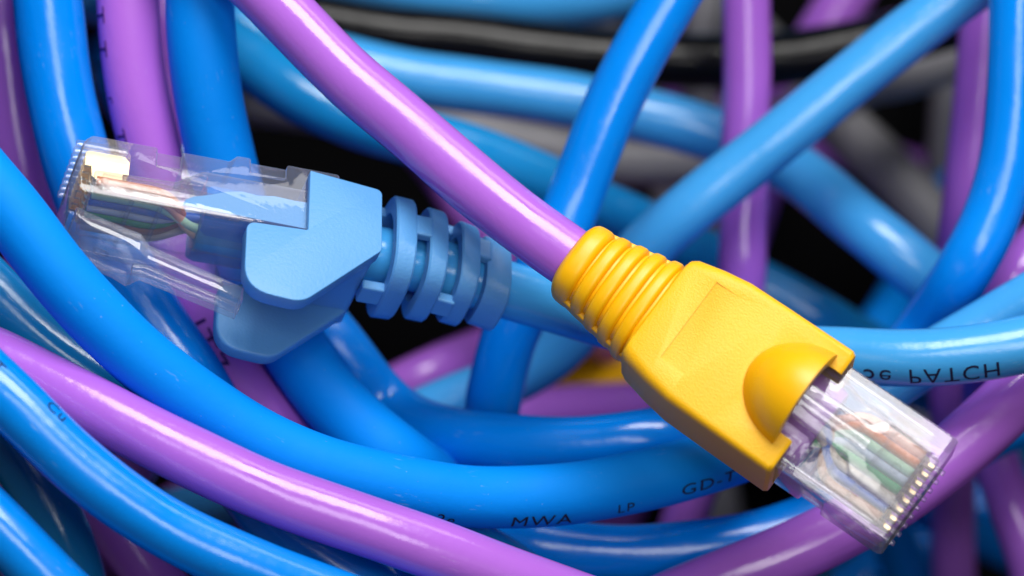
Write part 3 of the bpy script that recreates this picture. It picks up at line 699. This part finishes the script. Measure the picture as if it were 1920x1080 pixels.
def make_yellow_boot(parent, F):
    # body: flared block, hollow mouth, latch hood opening and shallow label recess
    bm = bmesh.new()
    add_loft(bm, [(9.55, rring(5.2, 3.75, 1.6)), (9.8, rring(5.65, 4.1, 1.5)), (10.4, rring(5.95, 4.3, 1.3)), (13.0, rring(6.5, 4.38, 1.1)), (15.6, rring(6.85, 4.4, 0.9)),
                  (20, rring(6.9, 4.4, 0.75)), (26.9, rring(6.95, 4.4, 0.7)), (27.25, rring(6.75, 4.2, 0.7))])
    body = temp(bm)
    cuts = []
    bm = bmesh.new(); add_loft(bm, [(16.0, rring(5.95, 3.55, 0.5)), (28.5, rring(5.95, 3.55, 0.5))]); cuts.append(temp(bm))
    # hood hollow
    bm = bmesh.new(); bmesh.ops.create_uvsphere(bm, u_segments=40, v_segments=24, radius=1)
    for v in bm.verts: v.co = V(26.6 + v.co.x * 5.6, 0.5 + v.co.y * 4.15, 2.6 + v.co.z * 5.1)
    cuts.append(temp(bm))
    # shallow slanting recess on the top face
    bm = bmesh.new(); add_prism(bm, [(13.0, 4.26), (15.7, 4.40), (15.7, 5.2), (13.0, 5.2)], -4.0, 4.9); cuts.append(temp(bm))
    for c in cuts: finish(body, [('BOOLEAN', dict(operation='DIFFERENCE', object=c, solver='EXACT'))])
    finish(body, [('BEVEL', dict(width=0.022, segments=2, limit_method='ANGLE', angle_limit=math.radians(50)))])
    me = body.data.copy(); kill(body, *cuts)
    boot = link_me('boot', me, M['yellow'], parent, True, F, 30)
    boot['label'] = 'grainy yellow moulded boot'
    # dome over the latch tail, open towards the nose
    bm = bmesh.new(); bmesh.ops.create_uvsphere(bm, u_segments=56, v_segments=36, radius=1)
    for v in bm.verts: v.co = V(26.2 + v.co.x * 6.4, 0.5 + v.co.y * 5.3, 2.9 + v.co.z * 6.1)
    dome = temp(bm); cuts = []
    bm = bmesh.new(); bmesh.ops.create_uvsphere(bm, u_segments=40, v_segments=24, radius=1)
    for v in bm.verts: v.co = V(26.6 + v.co.x * 5.6, 0.5 + v.co.y * 4.15, 2.6 + v.co.z * 5.1)
    cuts.append(temp(bm))
    bm = bmesh.new(); add_prism(bm, [(26.1, -9), (25.9, 12), (44, 12), (44, -9)], -12, 12); cuts.append(temp(bm))
    bm = bmesh.new(); add_box(bm, 10, 40, -12, 12, -12, 4.36); cuts.append(temp(bm))
    for c in cuts: finish(dome, [('BOOLEAN', dict(operation='DIFFERENCE', object=c, solver='EXACT'))])
    finish(dome, [('BEVEL', dict(width=0.02, segments=3, limit_method='ANGLE', angle_limit=math.radians(50)))])
    me = dome.data.copy(); kill(dome, *cuts)
    link_me('latch_hood', me, M['yellow_smooth'], boot, True, None, 45)
    # strain relief: tapered core and rounded rings
    bm = bmesh.new()
    add_loft(bm, [(0.6, sell(3.5, 3.3, 2.3)), (4.5, sell(4.0, 3.5, 2.4)), (9.7, sell(4.95, 3.8, 2.8))])
    link_mesh('strain_relief', bm, M['yellow_smooth'], boot, True, None, 40)
    for x, w, hy, hz in ((1.2, 2.4, 4.05, 3.9), (3.35, 1.5, 4.3, 4.0), (5.12, 1.5, 4.65, 4.08), (6.89, 1.5, 5.0, 4.18), (8.62, 1.45, 5.35, 4.25)):
        bm = bmesh.new(); st = []
        for k in range(9):
            t = -1 + 2 * k / 8
            sc_ = 1 - 0.11 * (abs(t) ** 5)
            if x < 2 and t < 0: sc_ = 1 - 0.20 * (abs(t) ** 3.5)
            gr = 1 + 0.02 * t
            st.append((x + t * w / 2, sell(hy * sc_ * gr, hz * sc_ * gr, 2.5)))
        add_loft(bm, st)
        link_mesh('rib', bm, M['yellow_smooth'], boot, True, None, 60)
    # webs that tie the rings together along both flanks
    for sy in (-1, 1):
        bm = bmesh.new()
        add_loft(bm, [(1.0, [(y + sy * 3.55, z) for y, z in rring(0.35, 0.8, 0.2)]), (9.6, [(y + sy * 4.95, z) for y, z in rring(0.35, 1.0, 0.2)])])
        link_mesh('web', bm, M['yellow_smooth'], boot, True, None, 40)
    return boot
yboot = make_yellow_boot(yroot, YF)
# wires listed from -y (lower left in the picture) to +y (upper right)
make_plug(yroot, YF, 39.3, [(0.35, 3.2, 3.1, 0.55), (1.6, 3.75, 3.1, 0.75), (5.0, 4.35, 3.1, 0.7), (6.2, 4.6, 3.0, 0.75), (7.2, 4.75, 1.85, 0.65), (15.5, 5.6, 1.7, 0.6)],
          28.5, [7, 3, 6, 5, 4, 2, 1, 0], 19.0, 'o', M['purple'])

# ------------------------------------------------------------------ pale blue booted patch cable
broot = bpy.data.objects.new('patch_cable', None); COL.objects.link(broot)
broot.location = on(BF, 0, 0, 0); bpy.context.view_layer.update()
tag(broot, 'pale blue patch cable printed PATCH with slotted boot, ears and clear plug pointing left', 'patch cable', 'patch cables with moulded boots')
def sag(x): return 1.1 * max(0.0, (10 - x) / 10) ** 2       # the strain relief droops a little (mm, along z)
mk, rad, pts = CABLES['BC']
path = [on(BF, x, 0, sag(x)) for x in (29, 24, 18, 12, 8, 4, 0)] + [p for p in run_on(pts)[3:] if p[0] > 0.25]
bpath = spline(path)
jk = jacket('jacket', bpath, rad, M['sky'], broot, 42, Matrix.Identity(4))
print_on(jk, bpath, rad, '5e', (3.33, -0.68), 42, 0.25, flip=True)
print_on(jk, bpath, rad, 'PATCH', (3.72, -0.66), 40, 0.25, flip=True, stretch=0.92)
for o_ in jk.children: pass

def make_blue_boot(parent, F):
    side = [(0, 0, 0.15), (6.9, 0.75, 0.7), (7.0, 7.5, 0.9), (-0.3, 14.7, 2.6), (-5.7, 14.3, 5.0), (-5.7, 6.95, 1.0), (0, 6.7, 0.2)]
    ear = [(7.0, 7.0, 0.9), (-0.3, 14.0, 2.6), (-5.7, 13.6, 5.0), (-5.7, 6.95, 1.0), (0, 5.2, 0.3), (5.0, 5.2, 0.3)]
    conv = lambda q: [(20 - a, h - 3.35) for a, h in round_poly(q)]
    edge = ('BEVEL', dict(width=0.04, segments=3, limit_method='ANGLE', angle_limit=math.radians(50)))
    bm = bmesh.new(); add_prism(bm, conv(side), -6.65, -5.0); body = temp(bm); finish(body, [edge])
    bm = bmesh.new(); add_prism(bm, conv(ear), 4.1, 5.7); far = temp(bm); finish(far, [edge])
    bm = bmesh.new()
    add_prism(bm, conv([(0, 0, 0.15), (6.95, 0.75, 0.7), (6.95, 7.25, 0.8), (0, 7.4, 0.3)]), -5.6, 6.6); mid = temp(bm); finish(mid, [edge])
    for c in (far, mid): finish(body, [('BOOLEAN', dict(operation='UNION', object=c, solver='EXACT'))])
    bm = bmesh.new(); add_loft(bm, [(14.6, rring(5.9, 3.1, 0.3)), (21, rring(5.9, 3.1, 0.3))]); cav = temp(bm)
    finish(body, [('BOOLEAN', dict(operation='DIFFERENCE', object=cav, solver='EXACT'))])
    me = body.data.copy(); kill(body, far, mid, cav)
    boot = link_me('boot', me, M['boot_blue'], parent, True, F, 32)
    boot['label'] = 'pale blue boot with two rounded ears beside the latch'
    # thin pale plate added inside the clear housing, imitating a wavy reflection on its side
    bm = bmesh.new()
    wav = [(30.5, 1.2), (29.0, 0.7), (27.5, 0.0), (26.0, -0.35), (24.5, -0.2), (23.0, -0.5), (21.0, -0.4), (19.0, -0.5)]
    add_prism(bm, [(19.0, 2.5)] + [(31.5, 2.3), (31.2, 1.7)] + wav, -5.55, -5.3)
    link_mesh('reflection_plate', bm, M['boot_blue'], boot, False)
    # slotted strain relief: four frames joined by alternating bars around the sleeve
    specs = [(10.2, 2.0, 5.3, 5.15), (6.95, 1.8, 4.9, 4.75), (3.7, 1.8, 4.45, 4.3), (0.75, 2.4, 3.85, 3.75)]
    for x, w, hy, hz in specs:
        bm = bmesh.new()
        outer = lambda xx, k: [(y, z + sag(xx)) for y, z in sell(hy * k, hz * k, 3.0, 44)]
        inner = lambda xx: [(y, z + sag(xx)) for y, z in sell(hy - 1.35, hz - 1.35, 2.6, 44)]
        x0, x1 = x - w / 2, x + w / 2
        rings = []
        for xx, rg in ((x0, inner(x0)), (x0, outer(x0, 0.95)), (x0 + 0.2, outer(x0, 0.985)), (x1 - 0.2, outer(x1, 1.0)), (x1, outer(x1, 0.965)), (x1, inner(x1))):
            rings.append([bm.verts.new(V(xx, y, z)) for y, z in rg])
        rings.append(rings[0])
        for a, b in zip(rings, rings[1:]):
            n = len(a)
            for i in range(n): bm.faces.new((a[i], b[i], b[(i + 1) % n], a[(i + 1) % n]))
        link_mesh('strain_relief_ring', bm, M['boot_blue'], boot, True, None, 40)
    def bars(x0, x1, vert, off):
        for sgn in (-1, 1):
            bm = bmesh.new()
            if vert: add_box(bm, x0, x1, -1.25, 1.25, sgn * off - 0.5, sgn * off + 0.5)
            else: add_box(bm, x0, x1, sgn * off - 0.5, sgn * off + 0.5, -1.9, 0.3)
            for v in bm.verts: v.co.z += sag(v.co.x / MM) * MM
            o = link_mesh('bridge', bm, M['boot_blue'], boot, False)
            finish(o, [('BEVEL', dict(width=0.02, segments=2))])
    bars(10.9, 13.3, True, 4.3); bars(7.6, 9.6, False, 4.5); bars(4.3, 6.4, True, 3.95); bars(1.6, 3.1, False, 3.6)
    return boot
make_blue_boot(broot, BF)
make_plug(broot, BF, 41.0, [(0.4, 3.3, 3.1, 0.5), (1.8, 4.0, 3.1, 0.75), (5.0, 4.9, 3.1, 0.75), (6.4, 5.4, 3.05, 1.0), (7.4, 5.5, 1.85, 0.8), (16.4, 8.1, 1.7, 0.75)],
          29.0, [1, 0, 2, 3, 4, 5, 7, 6], 24.0, 'B', M['blue'])

# ------------------------------------------------------------------ second yellow boot, out of focus deep in the tangle
droot = bpy.data.objects.new('patch_cable', None); COL.objects.link(droot)
DF = frame((0.55, 0.80, -0.2), (-0.6, 0.35, 0.7), (0.28, -2.7, -9.0))
droot.location = DF.translation; bpy.context.view_layer.update()
tag(droot, 'out of focus yellow booted cable end deep in the gap below the big yellow boot', 'patch cable', 'patch cables with moulded boots')
dp = [on(DF, x, 0, 0) for x in (26, 14, 4, -4)] + [Vector((-0.3, -3.9, -9.9)), Vector((-1.2, -5.2, -11.5)), Vector((-2.6, -6.8, -12.2))]
jacket('jacket', spline(dp), 0.27, M['purple'], droot, 43, Matrix.Identity(4))
b2 = yboot.copy(); COL.objects.link(b2); b2.parent = droot; b2.matrix_parent_inverse = droot.matrix_world.inverted(); b2.matrix_basis = DF
for ch in list(yboot.children):
    c = ch.copy(); COL.objects.link(c); c.parent = b2
